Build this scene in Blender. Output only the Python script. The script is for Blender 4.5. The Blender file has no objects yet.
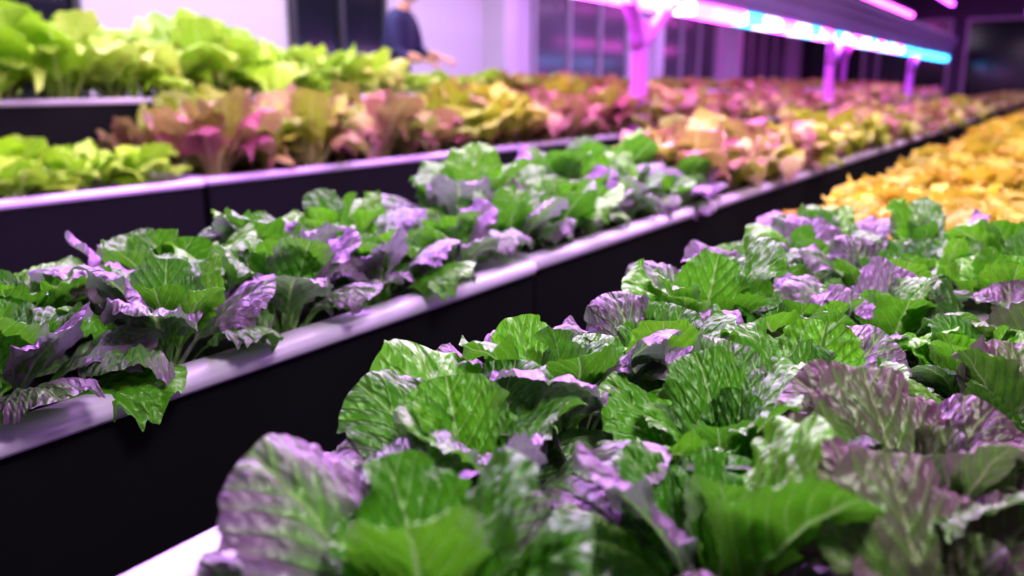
import bpy, math, random
import numpy as np
from mathutils import Vector, Matrix

S = bpy.context.scene
COL = S.collection
H = 0.95            # camera height
ZT = 0.59           # tray rim height

# ------------------------------------------------------------------ helpers
def nodes(name):
    m = bpy.data.materials.new(name); m.use_nodes = True
    nt = m.node_tree; nt.nodes.clear()
    out = nt.nodes.new('ShaderNodeOutputMaterial')
    return m, nt, out

def mat_basic(name, col, rough=0.5, metal=0.0, noise=0.08, scale=8.0, bump=0.0, spec=0.5):
    m, nt, out = nodes(name)
    b = nt.nodes.new('ShaderNodeBsdfPrincipled')
    tc = nt.nodes.new('ShaderNodeTexCoord')
    n = nt.nodes.new('ShaderNodeTexNoise'); n.inputs['Scale'].default_value = scale
    n.inputs['Detail'].default_value = 4
    nt.links.new(tc.outputs['Object'], n.inputs['Vector'])
    mx = nt.nodes.new('ShaderNodeMix'); mx.data_type = 'RGBA'
    c1 = [c*(1-noise*2) for c in col]+[1]; c2 = [min(1, c*(1+noise)) for c in col]+[1]
    mx.inputs[6].default_value = c1; mx.inputs[7].default_value = c2
    nt.links.new(n.outputs['Fac'], mx.inputs[0])
    nt.links.new(mx.outputs[2], b.inputs['Base Color'])
    b.inputs['Roughness'].default_value = rough
    b.inputs['Metallic'].default_value = metal
    b.inputs['Specular IOR Level'].default_value = spec
    if bump:
        bp = nt.nodes.new('ShaderNodeBump'); bp.inputs['Strength'].default_value = bump
        bp.inputs['Distance'].default_value = 0.01
        nt.links.new(n.outputs['Fac'], bp.inputs['Height'])
        nt.links.new(bp.outputs['Normal'], b.inputs['Normal'])
    nt.links.new(b.outputs[0], out.inputs[0])
    return m

NV = 8.0; KV = 3.4
def mat_leaf(name, colA, colB, rib, rough=0.41, trans=0.27, spec=0.75, bumpd=0.0036):
    """two-tone leaf: colA -> colB by the stored tint, pale midrib and side veins"""
    m, nt, out = nodes(name)
    N = nt.nodes.new; Lk = nt.links.new
    def math_(op, a, b=None, c=None):
        n = N('ShaderNodeMath'); n.operation = op
        for i, x in enumerate((a, b, c)):
            if x is None: continue
            if isinstance(x, (int, float)): n.inputs[i].default_value = x
            else: Lk(x, n.inputs[i])
        return n.outputs[0]
    def maprange(x, a, b, c, d):
        n = N('ShaderNodeMapRange'); n.interpolation_type = 'SMOOTHSTEP'
        for i, y in enumerate((x, a, b, c, d)):
            if isinstance(y, (int, float)): n.inputs[i].default_value = y
            else: Lk(y, n.inputs[i])
        return n.outputs[0]
    def mix(f, a, b):
        n = N('ShaderNodeMix'); n.data_type = 'RGBA'
        if isinstance(f, (int, float)): n.inputs[0].default_value = f
        else: Lk(f, n.inputs[0])
        for i, y in ((6, a), (7, b)):
            if isinstance(y, tuple): n.inputs[i].default_value = (*y, 1)
            else: Lk(y, n.inputs[i])
        return n.outputs[2]
    uv = N('ShaderNodeUVMap'); uv.uv_map = 'UVMap'
    sx = N('ShaderNodeSeparateXYZ'); Lk(uv.outputs[0], sx.inputs[0])
    ax = math_('ABSOLUTE', sx.outputs[0]); v = sx.outputs[1]
    at = N('ShaderNodeAttribute'); at.attribute_name = 'lf'
    sc = N('ShaderNodeSeparateColor'); Lk(at.outputs['Color'], sc.inputs[0])
    tint, rnd, rnd2 = sc.outputs[0], sc.outputs[1], sc.outputs[2]
    tc = N('ShaderNodeTexCoord')
    ns = N('ShaderNodeTexNoise'); ns.inputs['Scale'].default_value = 26; ns.inputs['Detail'].default_value = 4
    Lk(tc.outputs['Object'], ns.inputs['Vector'])
    vo = N('ShaderNodeTexVoronoi'); vo.inputs['Scale'].default_value = 14
    vo.feature = 'SMOOTH_F1'
    Lk(uv.outputs[0], vo.inputs['Vector'])
    ph = math_('SUBTRACT', math_('MULTIPLY', v, NV), math_('MULTIPLY', ax, KV))
    pp = math_('PINGPONG', ph, 0.5)
    vein = maprange(pp, 0.0, 0.08, 1.0, 0.0)
    puck = maprange(pp, 0.0, 0.4, 0.0, 1.0)
    tf = math_('ADD', tint, math_('MULTIPLY', math_('SUBTRACT', ns.outputs['Fac'], 0.5), 1.0))
    tf = math_('ADD', tf, math_('MULTIPLY', math_('SUBTRACT', puck, 0.7), 0.22))
    tf = maprange(tf, 0.0, 1.05, 0.0, 1.0)
    dark = tuple(c*0.55 for c in colA); light = (min(1, colA[0]*1.8+0.02), min(1, colA[1]*1.4), colA[2]*1.3)
    base = mix(rnd, dark, light)
    dB = tuple(c*0.55 for c in colB); lB = tuple(min(1, c*1.5) for c in colB)
    base = mix(tf, base, mix(rnd2, dB, lB))
    vfade = maprange(ax, 0.1, 0.95, 0.5, 0.10)
    base = mix(math_('MULTIPLY', vein, vfade), base, rib)
    wid = math_('MULTIPLY_ADD', v, -0.080, 0.10)
    mid = maprange(ax, math_('MULTIPLY', wid, 0.45), wid, 1.0, 0.0)
    base = mix(math_('MULTIPLY', mid, 0.75), base, rib)
    b = N('ShaderNodeBsdfPrincipled'); Lk(base, b.inputs['Base Color'])
    b.inputs['Roughness'].default_value = rough
    b.inputs['Specular IOR Level'].default_value = spec
    h = math_('ADD', puck, math_('MULTIPLY', vo.outputs['Distance'], -1.6))
    h = math_('ADD', h, math_('MULTIPLY', mid, -0.4))
    bp = N('ShaderNodeBump'); bp.inputs['Strength'].default_value = 0.85; bp.inputs['Distance'].default_value = bumpd
    Lk(h, bp.inputs['Height']); Lk(bp.outputs[0], b.inputs['Normal'])
    tr = N('ShaderNodeBsdfTranslucent')
    Lk(mix(0.35, base, (min(1, colA[0]*1.6), min(1, colA[1]*1.7), colA[2])), tr.inputs['Color'])
    ms = N('ShaderNodeMixShader'); ms.inputs[0].default_value = trans
    Lk(b.outputs[0], ms.inputs[1]); Lk(tr.outputs[0], ms.inputs[2])
    Lk(ms.outputs[0], out.inputs[0])
    return m

def link(ob, parent=None):
    COL.objects.link(ob)
    if parent: ob.parent = parent
    return ob

def empty(name, loc=(0, 0, 0)):
    e = bpy.data.objects.new(name, None); e.location = loc; e.empty_display_size = 0.1
    COL.objects.link(e); return e

def mesh_obj(name, verts, faces, mat, parent=None, smooth=False, matidx=None):
    me = bpy.data.meshes.new(name)
    me.from_pydata([tuple(v) for v in verts], [], faces)
    for m in (mat if isinstance(mat, list) else [mat]): me.materials.append(m)
    if matidx: me.polygons.foreach_set('material_index', matidx)
    if smooth: me.polygons.foreach_set('use_smooth', [True]*len(me.polygons))
    me.update()
    return link(bpy.data.objects.new(name, me), parent)

def box(name, lo, hi, mat, parent=None, bevel=0.0):
    x0, y0, z0 = lo; x1, y1, z1 = hi
    v = [(x0,y0,z0),(x1,y0,z0),(x1,y1,z0),(x0,y1,z0),(x0,y0,z1),(x1,y0,z1),(x1,y1,z1),(x0,y1,z1)]
    f = [(0,3,2,1),(4,5,6,7),(0,1,5,4),(1,2,6,5),(2,3,7,6),(3,0,4,7)]
    o = mesh_obj(name, v, f, mat, parent)
    if bevel:
        b = o.modifiers.new('bevel', 'BEVEL'); b.width = bevel; b.segments = 3
    return o

# ------------------------------------------------------------------ leaves
def leaf(r, L, W, th0, th1, yaw, ruffle, cup, nu, nv, tint, base_r, twist, crump=1.0, edge=0.5, z0=0.0):
    t = np.linspace(0, 1, nv+1)
    v = 1-(1-t)**1.5
    B0 = 0.24; PK = r.uniform(0.46, 0.58)
    b = np.clip((v-B0)/(1-B0), 0, 1)
    lo_ = np.clip(b/PK, 0, 1); lo_ = lo_*(1.45-0.45*lo_**2)
    hi_ = np.sqrt(np.clip(1-np.abs((b-PK)/(1-PK))**2.1, 0, 1))
    wp = np.where(b < PK, lo_, hi_)
    w = np.maximum(np.clip(wp, 0, 1), 0.10*(1-v))
    th = th0+(th1-th0)*v**1.6
    dv = np.diff(v, prepend=0)
    thm = np.concatenate([[th[0]], (th[1:]+th[:-1])/2])
    rr = base_r+np.cumsum(np.cos(thm)*dv)*L
    zz = z0+np.cumsum(np.sin(thm)*dv)*L
    u = np.linspace(-1, 1, nu+1)
    U, Vv = np.meshgrid(u, v)
    Wd = w[:, None]
    p = r.uniform(0, 6.28, 10)
    side = np.where(U > 0, p[0], p[1])
    au = np.abs(U)
    X = U*Wd*(1+au**3*(0.035*np.sin(2*np.pi*6*Vv+side)+0.032*np.sin(2*np.pi*13*Vv+side*2)))
    sweep = 0.05*au**2*Wd*L
    phase = Vv*NV-np.abs(X)*KV
    q = np.abs(np.sin(np.pi*phase))**0.8
    Z = cup*W*0.5*(np.abs(X)**2.2)
    Z = Z+ruffle*W*au**3.2*np.clip(Wd*1.2, 0, 1)*(np.sin(2*np.pi*r.uniform(2.4, 3.6)*Vv+side)+0.55*np.sin(2*np.pi*r.uniform(5, 6.5)*Vv+side*3)+0.2*np.sin(2*np.pi*11*Vv+p[2]))
    bl = np.clip(Wd*1.5-0.2, 0, 1)
    Z = Z+0.042*W*q*np.clip(np.abs(X)*4, 0, 1)*bl
    Z = Z-0.045*W*np.exp(-(X/0.07)**2)*np.clip(Wd, 0, 1)
    Z = Z+crump*0.013*W*bl*(np.sin(9*X+7*Vv+p[5])*np.sin(17*Vv-5*X+p[6])+0.8*np.sin(15*X-11*Vv+p[7])*np.sin(27*Vv+8*X+p[8]))
    Z = Z+0.025*L*np.sin(3*X+p[3])*np.sin(5*Vv+p[4])*Vv
    bow = 0.08*L*np.sin(np.pi*Vv*0.9)*r.uniform(-1, 1)*Vv
    ct, st = np.cos(th)[:, None], np.sin(th)[:, None]
    lat = X*W*0.5+bow+0*X
    tw = twist*Vv
    lat2 = lat*np.cos(tw)-Z*np.sin(tw); Z2 = lat*np.sin(tw)+Z*np.cos(tw)
    R = rr[:, None]+ct*sweep-st*Z2
    Zc = zz[:, None]+st*sweep+ct*Z2
    cy, sy = math.cos(yaw), math.sin(yaw)
    P = np.stack([R*cy-lat2*sy, R*sy+lat2*cy, Zc], -1).reshape(-1, 3)
    uvs = np.stack([X, Vv], -1).reshape(-1, 2)
    tn = np.clip(tint+edge*(np.abs(X)**1.6-0.25)+0.35*(Vv-0.6), -0.6, 1.5)
    c = np.stack([tn, np.full_like(tn, r.uniform(0, 1)), np.full_like(tn, r.uniform(0, 1))], -1).reshape(-1, 3)
    i = np.arange(nv)[:, None]*(nu+1)+np.arange(nu)[None, :]
    i = i.reshape(-1)
    F = np.stack([i, i+1, i+nu+2, i+nu+1], -1)
    return P, F, uvs, c

def plant(seed, n, Lr, wr, th0r, th1r, ruffle, nu, nv, tintf):
    r = np.random.default_rng(seed)
    Ps, Fs, Us, Cs = [], [], [], []
    off = 0
    for k in range(n):
        f = k/(n-1)
        yaw = k*2.39996+r.uniform(-0.35, 0.35)
        L = (Lr[0]+(Lr[1]-Lr[0])*math.sin(f*1.9)/1.0)*r.uniform(0.82, 1.18)
        th0 = math.radians(th0r[0]+(th0r[1]-th0r[0])*f+r.uniform(-9, 9))
        th1 = math.radians(th1r[0]+(th1r[1]-th1r[0])*f+r.uniform(-20, 20))
        cup = (0.20-0.90*f)+r.uniform(-0.2, 0.2)
        P, F, uvs, c = leaf(r, L, L*wr*r.uniform(0.85, 1.12), th0, th1, yaw, ruffle*r.uniform(0.5, 1.4), cup, nu, nv,
                            tintf(f, r), 0.006+0.014*f, r.uniform(-0.4, 0.4))
        Ps.append(P); Fs.append(F+off); Us.append(uvs); Cs.append(c); off += len(P)
    return np.concatenate(Ps), np.concatenate(Fs), np.concatenate(Us), np.concatenate(Cs)

def build(name, parts, mat):
    P = np.concatenate([p[0] for p in parts]); U = np.concatenate([p[2] for p in parts]); C = np.concatenate([p[3] for p in parts])
    off = 0; Fs = []
    for p in parts:
        Fs.append(p[1]+off); off += len(p[0])
    F = np.concatenate(Fs).astype(np.int32)
    me = bpy.data.meshes.new(name)
    me.vertices.add(len(P)); me.vertices.foreach_set('co', P.astype(np.float32).ravel())
    me.loops.add(F.size); me.loops.foreach_set('vertex_index', F.ravel())
    me.polygons.add(len(F)); me.polygons.foreach_set('loop_start', np.arange(0, F.size, 4, dtype=np.int32))
    me.polygons.foreach_set('use_smooth', np.ones(len(F), dtype=bool))
    me.update(calc_edges=True)
    uvl = me.uv_layers.new(name='UVMap'); uvl.data.foreach_set('uv', U[F.ravel()].astype(np.float32).ravel())
    a = me.attributes.new('lf', 'FLOAT_COLOR', 'POINT')
    C4 = np.concatenate([C, np.ones((len(C), 1))], 1); a.data.foreach_set('color', C4.astype(np.float32).ravel())
    me.materials.append(mat)
    return me

def xform(p, loc, rz, s, sz=None, dt=0.0, r=None):
    P, F, U, C = p
    c, sn = math.cos(rz), math.sin(rz)
    Q = P*np.array([s, s, sz or s])
    Q = np.stack([Q[:, 0]*c-Q[:, 1]*sn, Q[:, 0]*sn+Q[:, 1]*c, Q[:, 2]], -1)+np.array(loc)
    C = C.copy(); C[:, 0] += dt
    if r is not None:
        C[:, 1] = np.clip(C[:, 1]*0.6+r.uniform(0, 0.4), 0, 1)
    return Q, F, U, C

# leaf materials
M_leaf = mat_leaf('leaf_green_purple_sheen', (0.085, 0.38, 0.016), (0.22, 0.10, 0.26), (0.42, 0.64, 0.25))  # purple is part leaf colour, part violet lamp sheen put into the tint
M_purp = mat_leaf('leaf_green_burgundy', (0.07, 0.25, 0.025), (0.14, 0.04, 0.12), (0.36, 0.42, 0.22), bumpd=0.0026)
M_red = mat_leaf('leaf_red', (0.30, 0.40, 0.05), (0.38, 0.06, 0.07), (0.65, 0.45, 0.30), rough=0.45, spec=0.5)
M_pink = mat_leaf('leaf_pink_red', (0.33, 0.46, 0.04), (0.34, 0.085, 0.145), (0.65, 0.50, 0.35), rough=0.42, spec=0.6)
M_yel = mat_leaf('leaf_yellow', (0.50, 0.54, 0.06), (0.52, 0.30, 0.03), (0.78, 0.70, 0.30), rough=0.5, spec=0.35)
M_lime = mat_leaf('leaf_lime', (0.33, 0.66, 0.04), (0.72, 0.86, 0.24), (0.8, 0.85, 0.45), rough=0.45, spec=0.5)

gT = lambda f, r: r.uniform(-0.5, 0.0) if f < 0.55 else r.uniform(0.0, 0.8)
mT = lambda f, r: (r.uniform(-0.5, 0.15) if f < 0.40 else (r.uniform(0.3, 1.05) if r.random() < 0.75 else r.uniform(-0.4, 0.1)))  # outer leaves get more purple, some of it painted lilac sheen
pT = lambda f, r: r.uniform(0.4, 1.0) if r.random() < 0.65 else r.uniform(-0.3, 0.2)

near = {}
for key, tf, mt in (('g', gT, M_leaf), ('m', mT, M_leaf), ('p', pT, M_purp)):
    near[key] = []
    for s in range(5):
        raw = plant(100+s*7+ord(key), 15, (0.112, 0.148), 0.67, (86, 46), (52, -28), 0.068, 26, 60, tf)
        near[key].append(build('lettuce_'+key+str(s), [raw], mt))
lo_raw = [plant(500+s, 15, (0.100, 0.148), 0.70, (86, 46), (50, -28), 0.09, 9, 16, lambda f, r: r.uniform(-0.2, 0.9)) for s in range(5)]
far_raw = [plant(600+s, 11, (0.100, 0.148), 0.80, (86, 46), (50, -28), 0.10, 5, 7, lambda f, r: r.uniform(-0.2, 0.9)) for s in range(4)]

rg = np.random.default_rng(57)
def put(kind, x, y, s=1.0, name='lettuce_plant', z=ZT-0.03, rz=None, tl=0.15):
    me = near[kind][int(rg.integers(0, 5))]
    o = bpy.data.objects.new(name, me); COL.objects.link(o)
    o.location = (x, y, z)
    o.rotation_euler = (rg.uniform(-tl, tl), rg.uniform(-tl, tl), rg.uniform(0, 6.28) if rz is None else rz)
    o.scale = (s, s, s*rg.uniform(0.95, 1.25))
    return o

# ------------------------------------------------------------------ front bed (right foreground)
xs = [-0.41, -0.225, -0.04, 0.145, 0.33]
for j, y in enumerate(np.arange(0.36, 1.86, 0.18)):
    for i, x in enumerate(xs):
        if j == 0 and i == 0: continue
        xx = x+rg.uniform(-0.022, 0.022)+(0.03 if j % 2 else -0.01)
        yy = y+rg.uniform(-0.022, 0.022)
        s = rg.uniform(0.96, 1.16)
        if j == 0 and i == 1: xx, yy, s = -0.315, 0.38, 1.08
        if i == 0: kind = 'g' if j == 4 else 'm'
        elif i == 1: kind = 'g' if j in (0, 2) else 'm'
        else: kind = 'p' if (j < 4 or rg.random() < 0.25) else rg.choice(['m', 'g'])
        put(kind, xx, yy, s=s)
put('g', -0.13, 0.33, s=1.05)
put('p', 0.04, 0.20, s=0.95)

# ------------------------------------------------------------------ row 1 (left, mid)
for j, y in enumerate(np.arange(-0.1, 1.42, 0.22)):
    put('m', -1.02+rg.uniform(-0.015, 0.015), y+0.12, s=rg.uniform(1.12, 1.25))
    put('m' if j % 3 else 'g', -1.20+rg.uniform(-0.02, 0.02), y+0.02, s=rg.uniform(1.1, 1.35))
for j, y in enumerate(np.arange(1.60, 2.75, 0.21)):
    put('m' if j % 3 else 'g', -1.06+rg.uniform(-0.02, 0.02), y, s=rg.uniform(1.1, 1.25))
    put('g' if j % 2 else 'm', -1.25+rg.uniform(-0.02, 0.02), y+0.1, s=rg.uniform(1.25, 1.6))

def mass(name, cols, y0, y1, dy, z, mat, s=1.0, sz=None, tfun=None, seed=0, lod=8.0, sv=0.15, sfun=None):
    r = np.random.default_rng(seed)
    parts = []
    for ci, x in enumerate(cols):
        y = y0+(dy*0.5 if ci % 2 else 0)
        while y < y1:
            src = lo_raw if y < lod else far_raw
            raw = src[int(r.integers(0, len(src)))]
            ss = s*r.uniform(1-sv, 1+sv)*(sfun(y) if sfun else 1)
            dt = tfun(x, y, r) if tfun else 0
            parts.append(xform(raw, (x+r.uniform(-0.03, 0.03), y+r.uniform(-0.03, 0.03), z), r.uniform(0, 6.28), ss, (sz or 1)*ss, dt, r))
            y += dy*(1 if y < lod else 1.12)
    me = build(name, parts, mat)
    o = bpy.data.objects.new(name, me); COL.objects.link(o)
    return o

zt = ZT-0.03
mass('red_leaf_lettuce_row', [-1.08, -1.27], 2.80, 25, 0.22, zt, M_pink, s=1.5, sz=1.25, tfun=lambda x, y, r: r.choice([-0.8, -0.2, 0.2, 0.4]), seed=1, sv=0.2)
mass('yellow_lettuce_bed', [-0.47, -0.34, -0.21, -0.08, 0.05, 0.18, 0.31, 0.44], 2.00, 5.65, 0.14, zt, M_yel, s=0.76, sz=1.15, tfun=lambda x, y, r: r.uniform(-0.9, 0.3), seed=2, sv=0.25, lod=5.0)
mass('yellow_lettuce_bed', [-0.46, -0.28, -0.09, 0.10, 0.30], 6.05, 25, 0.2, zt, M_yel, s=1.0, tfun=lambda x, y, r: r.uniform(-0.8, 0.3), seed=3)
mass('green_lettuce_row', [-3.0, -3.26, -3.5], -0.2, 2.0, 0.24, zt, M_lime, s=1.5, tfun=lambda x, y, r: -0.9, seed=4)
mass('red_leaf_lettuce_row', [-3.04, -3.29, -3.54], 2.38, 25, 0.25, zt, M_pink, s=1.85, sz=1.45,
     tfun=lambda x, y, r: r.choice([-0.9, -0.3, 0.3, 0.5]) if y < 5.2 else r.choice([-0.2, 0.3, 0.6]), seed=5, sv=0.27)
mass('lime_lettuce_row', [-4.0, -4.25, -4.5], 0.8, 5.8, 0.29, 0.87, M_lime, s=2.2, sz=1.12, tfun=lambda x, y, r: r.uniform(-0.7, 0.5), seed=6, sv=0.27,
     sfun=lambda y: 1.18 if y < 3.4 else (0.9 if y < 4.4 else 0.5))
mass('red_leaf_lettuce_row', [-4.0, -4.25, -4.5], 6.0, 25, 0.28, 0.87, M_red, s=1.4, tfun=lambda x, y, r: r.choice([-0.4, 0.2, 0.4]), seed=8, sv=0.2)

# ------------------------------------------------------------------ trays
M_white = mat_basic('white_plastic', (0.72, 0.58, 0.86), rough=0.32, noise=0.04, scale=5)
M_black = mat_basic('black_plastic', (0.005, 0.004, 0.008), rough=0.7, noise=0.2, scale=6, spec=0.2)
M_soil = mat_basic('growing_medium', (0.03, 0.02, 0.018), rough=0.95, noise=0.4, scale=90, bump=0.8)
M_steel = mat_basic('dark_steel', (0.03, 0.03, 0.035), rough=0.5, metal=0.5)

def tray(name, x0, x1, y0, y1, zt, r=0.02, zb=0.10):
    root = empty(name, ((x0+x1)/2, (y0+y1)/2, 0))
    cx, cy = (x0+x1)/2, (y0+y1)/2
    prof = [(0.02, zb-zt), (0.0, zb-zt+0.01), (0.0, -0.030), (-0.008, -0.028), (-0.011, -0.022), (-0.011, -0.011), (-0.006, -0.003), (0.002, 0.001),
            (0.034, -0.001), (0.043, -0.006), (0.048, -0.018), (0.050, -0.035)]
    seg = 8
    def ring(d):
        pts = []
        X0, X1, Y0, Y1 = x0+d, x1-d, y0+d, y1-d
        rr = max(0.001, r-d)
        for (ccx, ccy, a0) in ((X1-rr, Y1-rr, 0), (X0+rr, Y1-rr, 90), (X0+rr, Y0+rr, 180), (X1-rr, Y0+rr, 270)):
            for k in range(seg+1):
                a = math.radians(a0+90*k/seg)
                pts.append((ccx+rr*math.cos(a)-cx, ccy+rr*math.sin(a)-cy))
        return pts
    V = []; F = []; MI = []
    n = 4*(seg+1)
    for d, z in prof:
        V += [(x, y, zt+z) for x, y in ring(d)]
    for a in range(len(prof)-1):
        for k in range(n):
            F.append((a*n+k, a*n+(k+1) % n, (a+1)*n+(k+1) % n, (a+1)*n+k)); MI.append(0 if a < 2 else 1)
    F.append(tuple(reversed(range(n)))); MI.append(0)
    F.append(tuple((len(prof)-1)*n+k for k in range(n))); MI.append(2)
    o = mesh_obj('trough', V, F, [M_black, M_white, M_soil], root, matidx=MI)
    for p in o.data.polygons:
        p.use_smooth = len(p.vertices) == 4 and p.material_index == 1
    k = 0
    for lx in (x0+0.06, x1-0.10):
        for ly in (y0+0.15, y1-0.19):
            k += 1
            box('leg_%d' % k, (lx-cx, ly-cy, 0), (lx-cx+0.04, ly-cy+0.04, zb+0.01), M_steel, root)
    return root

tray('growing_bed', -0.56, 0.56, 0.10, 1.90, ZT, r=0.10)
tray('growing_bed', -0.56, 0.56, 1.93, 5.80, ZT, r=0.03)
tray('growing_bed', -0.56, 0.56, 5.92, 12.0, ZT, r=0.03)
tray('growing_bed', -0.56, 0.56, 12.05, 25.2, ZT, r=0.03)
tray('hydroponic_trough', -1.37, -0.92, -0.6, 1.50, ZT, r=0.012)
tray('hydroponic_trough', -1.39, -0.935, 1.525, 5.0, ZT, r=0.012)
tray('hydroponic_trough', -1.39, -0.935, 5.03, 12, ZT, r=0.012)
tray('hydroponic_trough', -1.39, -0.935, 12.03, 25.2, ZT, r=0.012)
tray('hydroponic_trough', -3.68, -2.85, -0.6, 2.15, ZT, r=0.012)
tray('hydroponic_trough', -3.68, -2.87, 2.19, 8.0, ZT, r=0.012)
tray('hydroponic_trough', -3.68, -2.87, 8.03, 16, ZT, r=0.012)
tray('hydroponic_trough', -3.68, -2.87, 16.03, 25.2, ZT, r=0.012)
tray('raised_growing_bench', -4.62, -3.82, 0.3, 9.0, 0.89, r=0.02)
tray('raised_growing_bench', -4.62, -3.82, 9.03, 25.2, 0.89, r=0.02)

# ------------------------------------------------------------------ room
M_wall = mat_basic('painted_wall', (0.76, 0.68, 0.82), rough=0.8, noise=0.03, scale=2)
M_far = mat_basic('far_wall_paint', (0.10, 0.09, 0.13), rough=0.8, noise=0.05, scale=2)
M_ceil = mat_basic('ceiling_paint', (0.16, 0.15, 0.18), rough=0.9, noise=0.05, scale=2)
M_floor = mat_basic('concrete_floor', (0.03, 0.025, 0.035), rough=0.5, noise=0.2, scale=3, bump=0.1)
M_glass = mat_basic('dark_glass', (0.015, 0.018, 0.03), rough=0.12, noise=0.3, scale=1.2)
M_grey = mat_basic('grey_glass', (0.16, 0.15, 0.20), rough=0.15, noise=0.3, scale=1.0)
M_frame = mat_basic('window_frame', (0.06, 0.06, 0.08), rough=0.5)
M_frameW = mat_basic('white_frame', (0.55, 0.5, 0.6), rough=0.5)
XW = -7.5; YF = 28; ZC = 3.6
box('floor', (XW-0.2, -3.2, -0.1), (6.2, YF+0.2, 0), M_floor)
box('ceiling', (XW-0.2, -3.2, ZC), (6.2, YF+0.2, ZC+0.1), M_ceil)
box('wall_left', (XW-0.2, -3.2, 0), (XW, YF+0.2, ZC), M_wall)
box('wall_right', (6, -3.2, 0), (6.2, YF+0.2, ZC), M_wall)
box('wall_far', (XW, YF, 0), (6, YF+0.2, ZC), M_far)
box('wall_back', (XW, -3.2, 0), (6, -3.0, ZC), M_wall)

def window(name, y0, y1, z0, z1, nm, glass, frame):
    root = empty(name, (XW, (y0+y1)/2, (z0+z1)/2))
    hy = (y1-y0)/2; hz = (z1-z0)/2
    box('glass', (0.0, -hy, -hz), (0.02, hy, hz), glass, root)
    t = 0.07
    box('frame_top', (0, -hy, hz-t), (0.07, hy, hz), frame, root)
    box('frame_bottom', (0, -hy, -hz), (0.07, hy, -hz+t), frame, root)
    for k in range(nm+1):
        yy = -hy+(2*hy-t)*k/nm
        box('mullion_%d' % (k+1), (0, yy, -hz), (0.07, yy+t, hz), frame, root)
    return root
window('window_1', 1.6, 4.5, 0.6, 3.0, 3, M_glass, M_frame)
window('door_1', 6.95, 8.55, 0.0, 2.7, 2, M_glass, M_frame)
window('window_2', 12.1, 15.6, 0.3, 3.2, 3, M_grey, M_frameW)
window('window_3', 17.2, 20.5, 0.3, 3.2, 3, M_grey, M_frameW)
window('window_4', 22.0, 26.5, 0.3, 3.2, 4, M_grey, M_frameW)
for k, y in enumerate((10.8, 16.3, 21.2)):
    box('column', (XW, y, 0), (XW+0.35, y+0.35, ZC), M_wall)
for k, x in enumerate(np.arange(-6.5, 5, 2.3)):
    root = empty('window_%d' % (k+5), (x, YF, 1.6))
    box('glass', (-0.9, -0.03, -1.1), (0.9, 0.0, 1.1), M_glass, root)
    box('frame_left', (-0.98, -0.08, -1.1), (-0.9, 0, 1.1), M_frameW, root)
    box('frame_right', (0.9, -0.08, -1.1), (0.98, 0, 1.1), M_frameW, root)
    box('frame_top', (-0.98, -0.08, 1.1), (0.98, 0, 1.18), M_frameW, root)
    box('frame_bottom', (-0.98, -0.08, -1.18), (0.98, 0, -1.1), M_frameW, root)

# ------------------------------------------------------------------ grow light fixture
M_violet = mat_basic('violet_painted_metal', (0.70, 0.18, 0.90), rough=0.4, noise=0.05)
M_hood = mat_basic('hood_metal', (0.30, 0.20, 0.50), rough=0.45, noise=0.1)
def mat_led(name, col, s):
    m, nt, out = nodes(name)
    e = nt.nodes.new('ShaderNodeEmission'); e.inputs[0].default_value = (*col, 1); e.inputs[1].default_value = s
    nt.links.new(e.outputs[0], out.inputs[0]); return m
L_pink = mat_led('led_pink', (1.0, 0.10, 0.80), 10)
L_white = mat_led('led_white', (0.9, 0.6, 1.0), 7)
L_cyan = mat_led('led_cyan', (0.05, 0.45, 1.0), 8)
L_vio = mat_led('led_violet', (0.60, 0.08, 1.0), 10)

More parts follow.
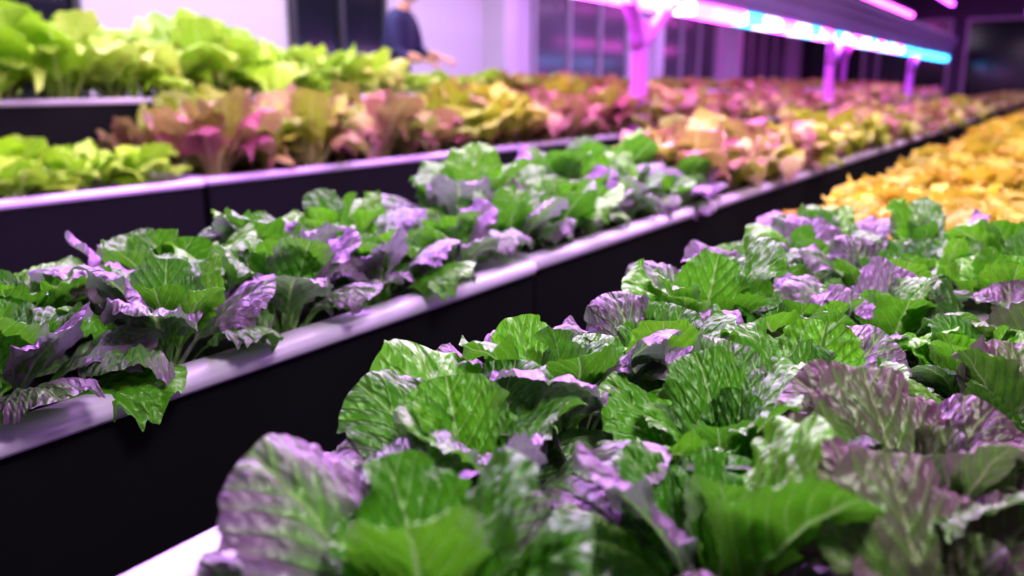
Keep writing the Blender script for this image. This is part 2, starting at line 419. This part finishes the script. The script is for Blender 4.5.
def fixture(x, y0, y1, posts, zb, zfoot, far=False):
    root = empty('grow_light_fixture', (x, 0, 0))
    prof = [(-0.16, zb), (0.10, zb), (0.13, zb+0.03), (0.26, zb+0.42), (0.24, zb+0.46), (-0.30, zb+0.46), (-0.32, zb+0.42), (-0.19, zb+0.03)]
    n = len(prof)
    V = [(a, y0, b) for a, b in prof]+[(a, y1, b) for a, b in prof]
    F = [(k, (k+1) % n, n+(k+1) % n, n+k) for k in range(n)]+[tuple(reversed(range(n))), tuple(range(n, 2*n))]
    mesh_obj('hood', V, F, M_hood, root)
    for q, (a, b) in enumerate(((0.165, zb+0.12), (0.205, zb+0.24), (0.245, zb+0.36))):
        box('rib_%d' % (q+1), (a-0.01, y0, b), (a+0.02, y1, b+0.02), M_hood, root)
    y = y0; k = 0
    pal = [L_pink, L_white, L_vio, L_pink]
    pal2 = [L_white, L_cyan, L_pink, L_cyan, L_white, L_vio]
    while y < y1-0.5:
        L = 0.45 if y < 8.5 else 0.6
        m = (pal[k % 4] if y < 8.5 else (pal2[k % 6] if y < 17 else L_cyan))
        if far: m = L_pink
        box('led_bar_%d' % (k+1), (-0.05, y, zb-0.10), (0.125, min(y+L-0.04, y1), zb+0.005), m, root, bevel=0.01)
        y += L; k += 1
    for q, py in enumerate(posts):
        def ringv(cx, cy, cz, wx, wy):
            return [(cx+wx*math.cos(t), cy+wy*math.sin(t), cz) for t in [2*math.pi*i/12 for i in range(12)]]
        V = []; F = []
        def loft(rs):
            b = len(V)
            for rr in rs: V.extend(rr)
            for a in range(len(rs)-1):
                for i in range(12):
                    F.append((b+a*12+i, b+a*12+(i+1) % 12, b+(a+1)*12+(i+1) % 12, b+(a+1)*12+i))
            F.append(tuple(b+i for i in reversed(range(12)))); F.append(tuple(b+(len(rs)-1)*12+i for i in range(12)))
        loft([ringv(0, py, zfoot, .11, .11), ringv(0, py, zfoot+.03, .10, .10), ringv(0, py, zfoot+.05, .065, .085), ringv(0, py, zfoot+.3, .065, .08), ringv(0, py, zb-.34, .06, .09), ringv(0, py, zb-.2, .06, .14)])
        for sgn in (-1, 1):
            rs = []
            for i in range(8):
                t = i/7
                rs.append(ringv(0.10*t, py+sgn*(0.05+0.50*t**1.5), zb-.40+.41*t, .055, .08))
            loft(rs)
        mesh_obj('post_%d' % (q+1), V, F, M_violet, root, smooth=True)
    return root
zb = H+0.68
fixture(-2.93, 4.5, 24.3, [6.35, 12.6, 19.4], zb, ZT-0.005)
fixture(-4.72, 18.0, 25.0, [21.6], zb+0.35, 0.0, far=True)

def ceiling_tube(x, y0, y1, z, m):
    root = empty('ceiling_led_tube', (x, (y0+y1)/2, z))
    h = (y1-y0)/2
    box('tube', (-0.05, -h, -0.04), (0.05, h, 0.04), m, root, bevel=0.02)
    box('housing', (-0.08, -h-0.03, 0.035), (0.08, h+0.03, 0.09), M_hood, root)
    box('hanger_1', (-0.01, -h+0.1, 0.08), (0.01, -h+0.12, ZC-z), M_steel, root)
    box('hanger_2', (-0.01, h-0.12, 0.08), (0.01, h-0.1, ZC-z), M_steel, root)
ceiling_tube(-4.2, 19, 27, 2.85, L_pink)
ceiling_tube(-3.2, 23, 27, 3.1, L_vio)
ceiling_tube(-1.2, 24, 27, 2.6, L_vio)

# ------------------------------------------------------------------ person
M_shirt = mat_basic('navy_shirt', (0.030, 0.028, 0.12), rough=0.85, noise=0.15, scale=14)
M_trou = mat_basic('dark_trousers', (0.02, 0.02, 0.03), rough=0.9)
M_skin = mat_basic('skin', (0.55, 0.29, 0.20), rough=0.5, noise=0.05)
M_hair = mat_basic('dark_hair', (0.02, 0.013, 0.01), rough=0.6, noise=0.3, scale=60)
M_shoe = mat_basic('black_shoes', (0.01, 0.01, 0.01), rough=0.5)
M_eye = mat_basic('eye', (0.03, 0.02, 0.02), rough=0.2)
M_lip = mat_basic('lips', (0.42, 0.15, 0.13), rough=0.5)
def skin_mesh(name, verts, edges, radii, root, sub=2):
    me = bpy.data.meshes.new(name+'_sk'); me.from_pydata(verts, edges, []); me.update()
    ob = bpy.data.objects.new(name+'_sk', me); COL.objects.link(ob)
    md = ob.modifiers.new('s', 'SKIN'); md.use_smooth_shade = True
    for i, r in enumerate(radii):
        r = r if isinstance(r, tuple) else (r, r)
        me.skin_vertices[0].data[i].radius = r
        me.skin_vertices[0].data[i].use_root = (i == root)
    sb = ob.modifiers.new('ss', 'SUBSURF'); sb.levels = sub
    bpy.context.view_layer.update()
    dg = bpy.context.evaluated_depsgraph_get()
    m2 = bpy.data.meshes.new_from_object(ob.evaluated_get(dg))
    bpy.data.objects.remove(ob)
    m2.polygons.foreach_set('use_smooth', [True]*len(m2.polygons))
    m2.name = name
    return m2
man = empty('man', (-4.96, 5.76, 0))
vb = [(0,0,0.98),(0.02,0,1.12),(0.05,0,1.30),(0.08,0,1.46),(0.11,0,1.56),(0.135,0,1.64),
      (0.08,-0.13,1.49),(0.09,-0.20,1.45),(0.13,-0.25,1.20),(0.36,-0.22,1.15),
      (0.08,0.13,1.49),(0.09,0.20,1.45),(0.15,0.25,1.22),(0.38,0.16,1.18),
      (0.0,-0.10,0.90),(0.01,-0.11,0.52),(-0.03,-0.11,0.10),(0.13,-0.12,0.045),
      (0.0,0.10,0.90),(0.04,0.11,0.52),(0.02,0.11,0.10),(0.17,0.12,0.045)]
eb = [(0,1),(1,2),(2,3),(3,4),(4,5),(3,6),(6,7),(7,8),(8,9),(3,10),(10,11),(11,12),(12,13),(0,14),(14,15),(15,16),(16,17),(0,18),(18,19),(19,20),(20,21)]
rb = [(0.17,0.145),(0.165,0.14),(0.185,0.15),(0.18,0.13),(0.062,0.062),(0.058,0.058),
      0.09,0.08,0.055,0.034, 0.09,0.08,0.055,0.034,
      0.095,0.062,0.045,0.04, 0.095,0.062,0.045,0.04]
bm_ = skin_mesh('body', vb, eb, rb, 0)
for m in (M_shirt, M_trou, M_skin, M_shoe): bm_.materials.append(m)
for p in bm_.polygons:
    c = p.center
    if c.z > 1.545 and abs(c.y) < 0.09: k = 2
    elif c.z < 0.09: k = 3
    elif c.z < 0.96: k = 1
    elif c.x > 0.25 and c.z < 1.26: k = 2
    else: k = 0
    p.material_index = k
link(bpy.data.objects.new('body', bm_), man)
def hand(name, wrist, d, sgn):
    w = Vector(wrist); d = Vector(d).normalized(); side = Vector((0, 0, 1)).cross(d).normalized(); up = Vector((0, 0, 1))
    V = [w, w+d*0.04, w+d*0.075]; E = [(0, 1), (1, 2)]; R = [0.027, (0.034, 0.02), (0.036, 0.016)]
    for k, (o, l) in enumerate(((-0.030, 0.062), (-0.010, 0.075), (0.010, 0.080), (0.030, 0.070))):
        b = len(V)
        st = w+d*0.078+side*o*sgn
        V += [st, st+d*l*0.42+up*-0.008, st+d*l*0.75+up*-0.026, st+d*l*0.92+up*-0.048]
        E += [(2, b), (b, b+1), (b+1, b+2), (b+2, b+3)]; R += [0.010, 0.009, 0.0085, 0.007]
    b = len(V); st = w+d*0.03+side*0.032*sgn
    V += [st, st+d*0.03+side*0.018*sgn-up*0.012, st+d*0.055+side*0.02*sgn-up*0.028]
    E += [(1, b), (b, b+1), (b+1, b+2)]; R += [0.013, 0.0105, 0.009]
    m = skin_mesh(name, [tuple(v) for v in V], E, R, 0, 1)
    m.materials.append(M_skin)
    link(bpy.data.objects.new(name, m), man)
hand('hand_right', (0.355, -0.22, 1.152), (1, 0.1, -0.15), 1)
hand('hand_left', (0.375, 0.163, 1.182), (1, -0.3, -0.2), -1)
V = []; F = []; MI = []
nr, ns_ = 28, 36
hc = Vector((0.165, 0, 1.745))
for i in range(nr+1):
    ph = math.pi*i/nr
    for j in range(ns_):
        t = 2*math.pi*j/ns_
        x, y, z = math.sin(ph)*math.cos(t), math.sin(ph)*math.sin(t), math.cos(ph)
        px, py, pz = x*0.098, y*0.076, z*0.122
        if z < 0: py *= 1-0.28*z*z; px = px*(1-0.10*z*z)+0.012*z*z*(1 if x > 0 else 2)
        if x > 0:
            px += 0.026*math.exp(-(y/0.16)**2-((z+0.12)/0.16)**2)
            px -= 0.010*math.exp(-((abs(y)-0.38)/0.18)**2-((z-0.08)/0.12)**2)
            px += 0.006*math.exp(-(y/0.30)**2-((z+0.50)/0.10)**2)
            px += 0.008*math.exp(-(y/0.25)**2-((z+0.86)/0.14)**2)
        hair = (z > 0.55) or (x < 0.15 and z > -0.25 and not (x > -0.1 and z < 0.15)) or (x < -0.3 and z > -0.5)
        if hair: px *= 1.08; py *= 1.08; pz *= 1.05
        V.append((hc.x+px, hc.y+py, hc.z+pz)); MI.append(hair)
for i in range(nr):
    for j in range(ns_):
        F.append((i*ns_+j, (i+1)*ns_+j, (i+1)*ns_+(j+1) % ns_, i*ns_+(j+1) % ns_))
mi = [1 if all(MI[q] for q in f) else 0 for f in F]
mesh_obj('head', V, F, [M_skin, M_hair], man, smooth=True, matidx=mi)
def blob(name, c, r, mat):
    V = []; F = []
    for i in range(9):
        ph = math.pi*i/8
        for j in range(12):
            t = 2*math.pi*j/12
            V.append((c[0]+r[0]*math.sin(ph)*math.cos(t), c[1]+r[1]*math.sin(ph)*math.sin(t), c[2]+r[2]*math.cos(ph)))
    for i in range(8):
        for j in range(12):
            F.append((i*12+j, (i+1)*12+j, (i+1)*12+(j+1) % 12, i*12+(j+1) % 12))
    mesh_obj(name, V, F, mat, man, smooth=True)
for sg, nm in ((-1, 'right'), (1, 'left')):
    blob('ear_'+nm, (hc.x-0.005, sg*0.078, hc.z-0.005), (0.018, 0.008, 0.032), M_skin)
    blob('eye_'+nm, (hc.x+0.085, sg*0.030, hc.z+0.01), (0.008, 0.012, 0.007), M_eye)
blob('mouth', (hc.x+0.094, 0, hc.z-0.062), (0.006, 0.022, 0.006), M_lip)
man.rotation_euler = (0, 0, math.radians(18))

# ------------------------------------------------------------------ lights
def area(name, loc, sx, sy, power, col, rot=(0, 0, 0)):
    l = bpy.data.lights.new(name, 'AREA'); l.shape = 'RECTANGLE'; l.size = sx; l.size_y = sy
    l.energy = power; l.color = col
    o = bpy.data.objects.new(name, l); o.location = loc; o.rotation_euler = rot; COL.objects.link(o); return o
rd = math.radians
area('overhead_area_light', (0.5, 0.5, 2.4), 0.45, 0.6, 38, (1.0, 0.95, 0.90), (rd(10), rd(15), 0))
area('grow_area_light', (-0.9, 2.3, 2.0), 0.4, 1.8, 85, (0.82, 0.42, 1.0), (rd(-32), rd(-18), 0))  # added out of view to put a lilac sheen on the front bed
area('grow_area_light', (-2.0, 2.6, 2.0), 0.25, 4.0, 150, (0.60, 0.20, 1.0), (0, rd(-28), 0))  # added above the aisle, unseen, for violet glancing light on the leaves
area('grow_area_light', (-1.1, 8.0, 2.3), 0.4, 9, 180, (0.98, 0.58, 1.0))
area('grow_area_light', (0.0, 5.5, 2.4), 0.6, 7, 85, (1.0, 0.88, 0.88))
area('grow_area_light', (-2.93, 14.0, zb-0.11), 0.10, 19.0, 170, (0.85, 0.22, 1.0))
area('overhead_area_light', (-2.6, 3.5, 2.8), 0.6, 5, 170, (1.0, 0.80, 0.98))
area('overhead_area_light', (-5.2, 5.5, 3.3), 1.0, 8, 330, (0.93, 0.84, 1.0))  # unseen wash added to brighten the left wall
area('overhead_area_light', (-5.2, 14, 3.3), 1.0, 8, 290, (0.74, 0.38, 1.0))  # unseen violet wash added for the left wall further back
area('overhead_area_light', (-0.5, 19, 3.3), 1.0, 12, 240, (0.9, 0.50, 1.0))
w = bpy.data.worlds.new('world'); w.use_nodes = True; S.world = w
w.node_tree.nodes['Background'].inputs[0].default_value = (0.25, 0.15, 0.4, 1)
w.node_tree.nodes['Background'].inputs[1].default_value = 0.2

# ------------------------------------------------------------------ camera
f = 850.0; p = math.atan(203/f); a = math.atan(568/f*math.cos(p))
R = Vector((math.cos(a), math.sin(a), 0))
Fw = Vector((-math.sin(a)*math.cos(p), math.cos(a)*math.cos(p), -math.sin(p)))
U = R.cross(Fw)
cam = bpy.data.cameras.new('camera'); co = bpy.data.objects.new('camera', cam); COL.objects.link(co)
M = Matrix((R, U, -Fw)).transposed().to_4x4(); M.translation = Vector((0, 0, H)); co.matrix_world = M
cam.sensor_width = 36; cam.lens = f/1024*36; cam.clip_start = 0.02; cam.clip_end = 100
cam.dof.use_dof = True; cam.dof.focus_distance = 0.93; cam.dof.aperture_fstop = 2.9
S.camera = co
S.view_settings.view_transform = 'Standard'
S.view_settings.look = 'None'
S.view_settings.exposure = 0.15
S.view_settings.gamma = 0.90
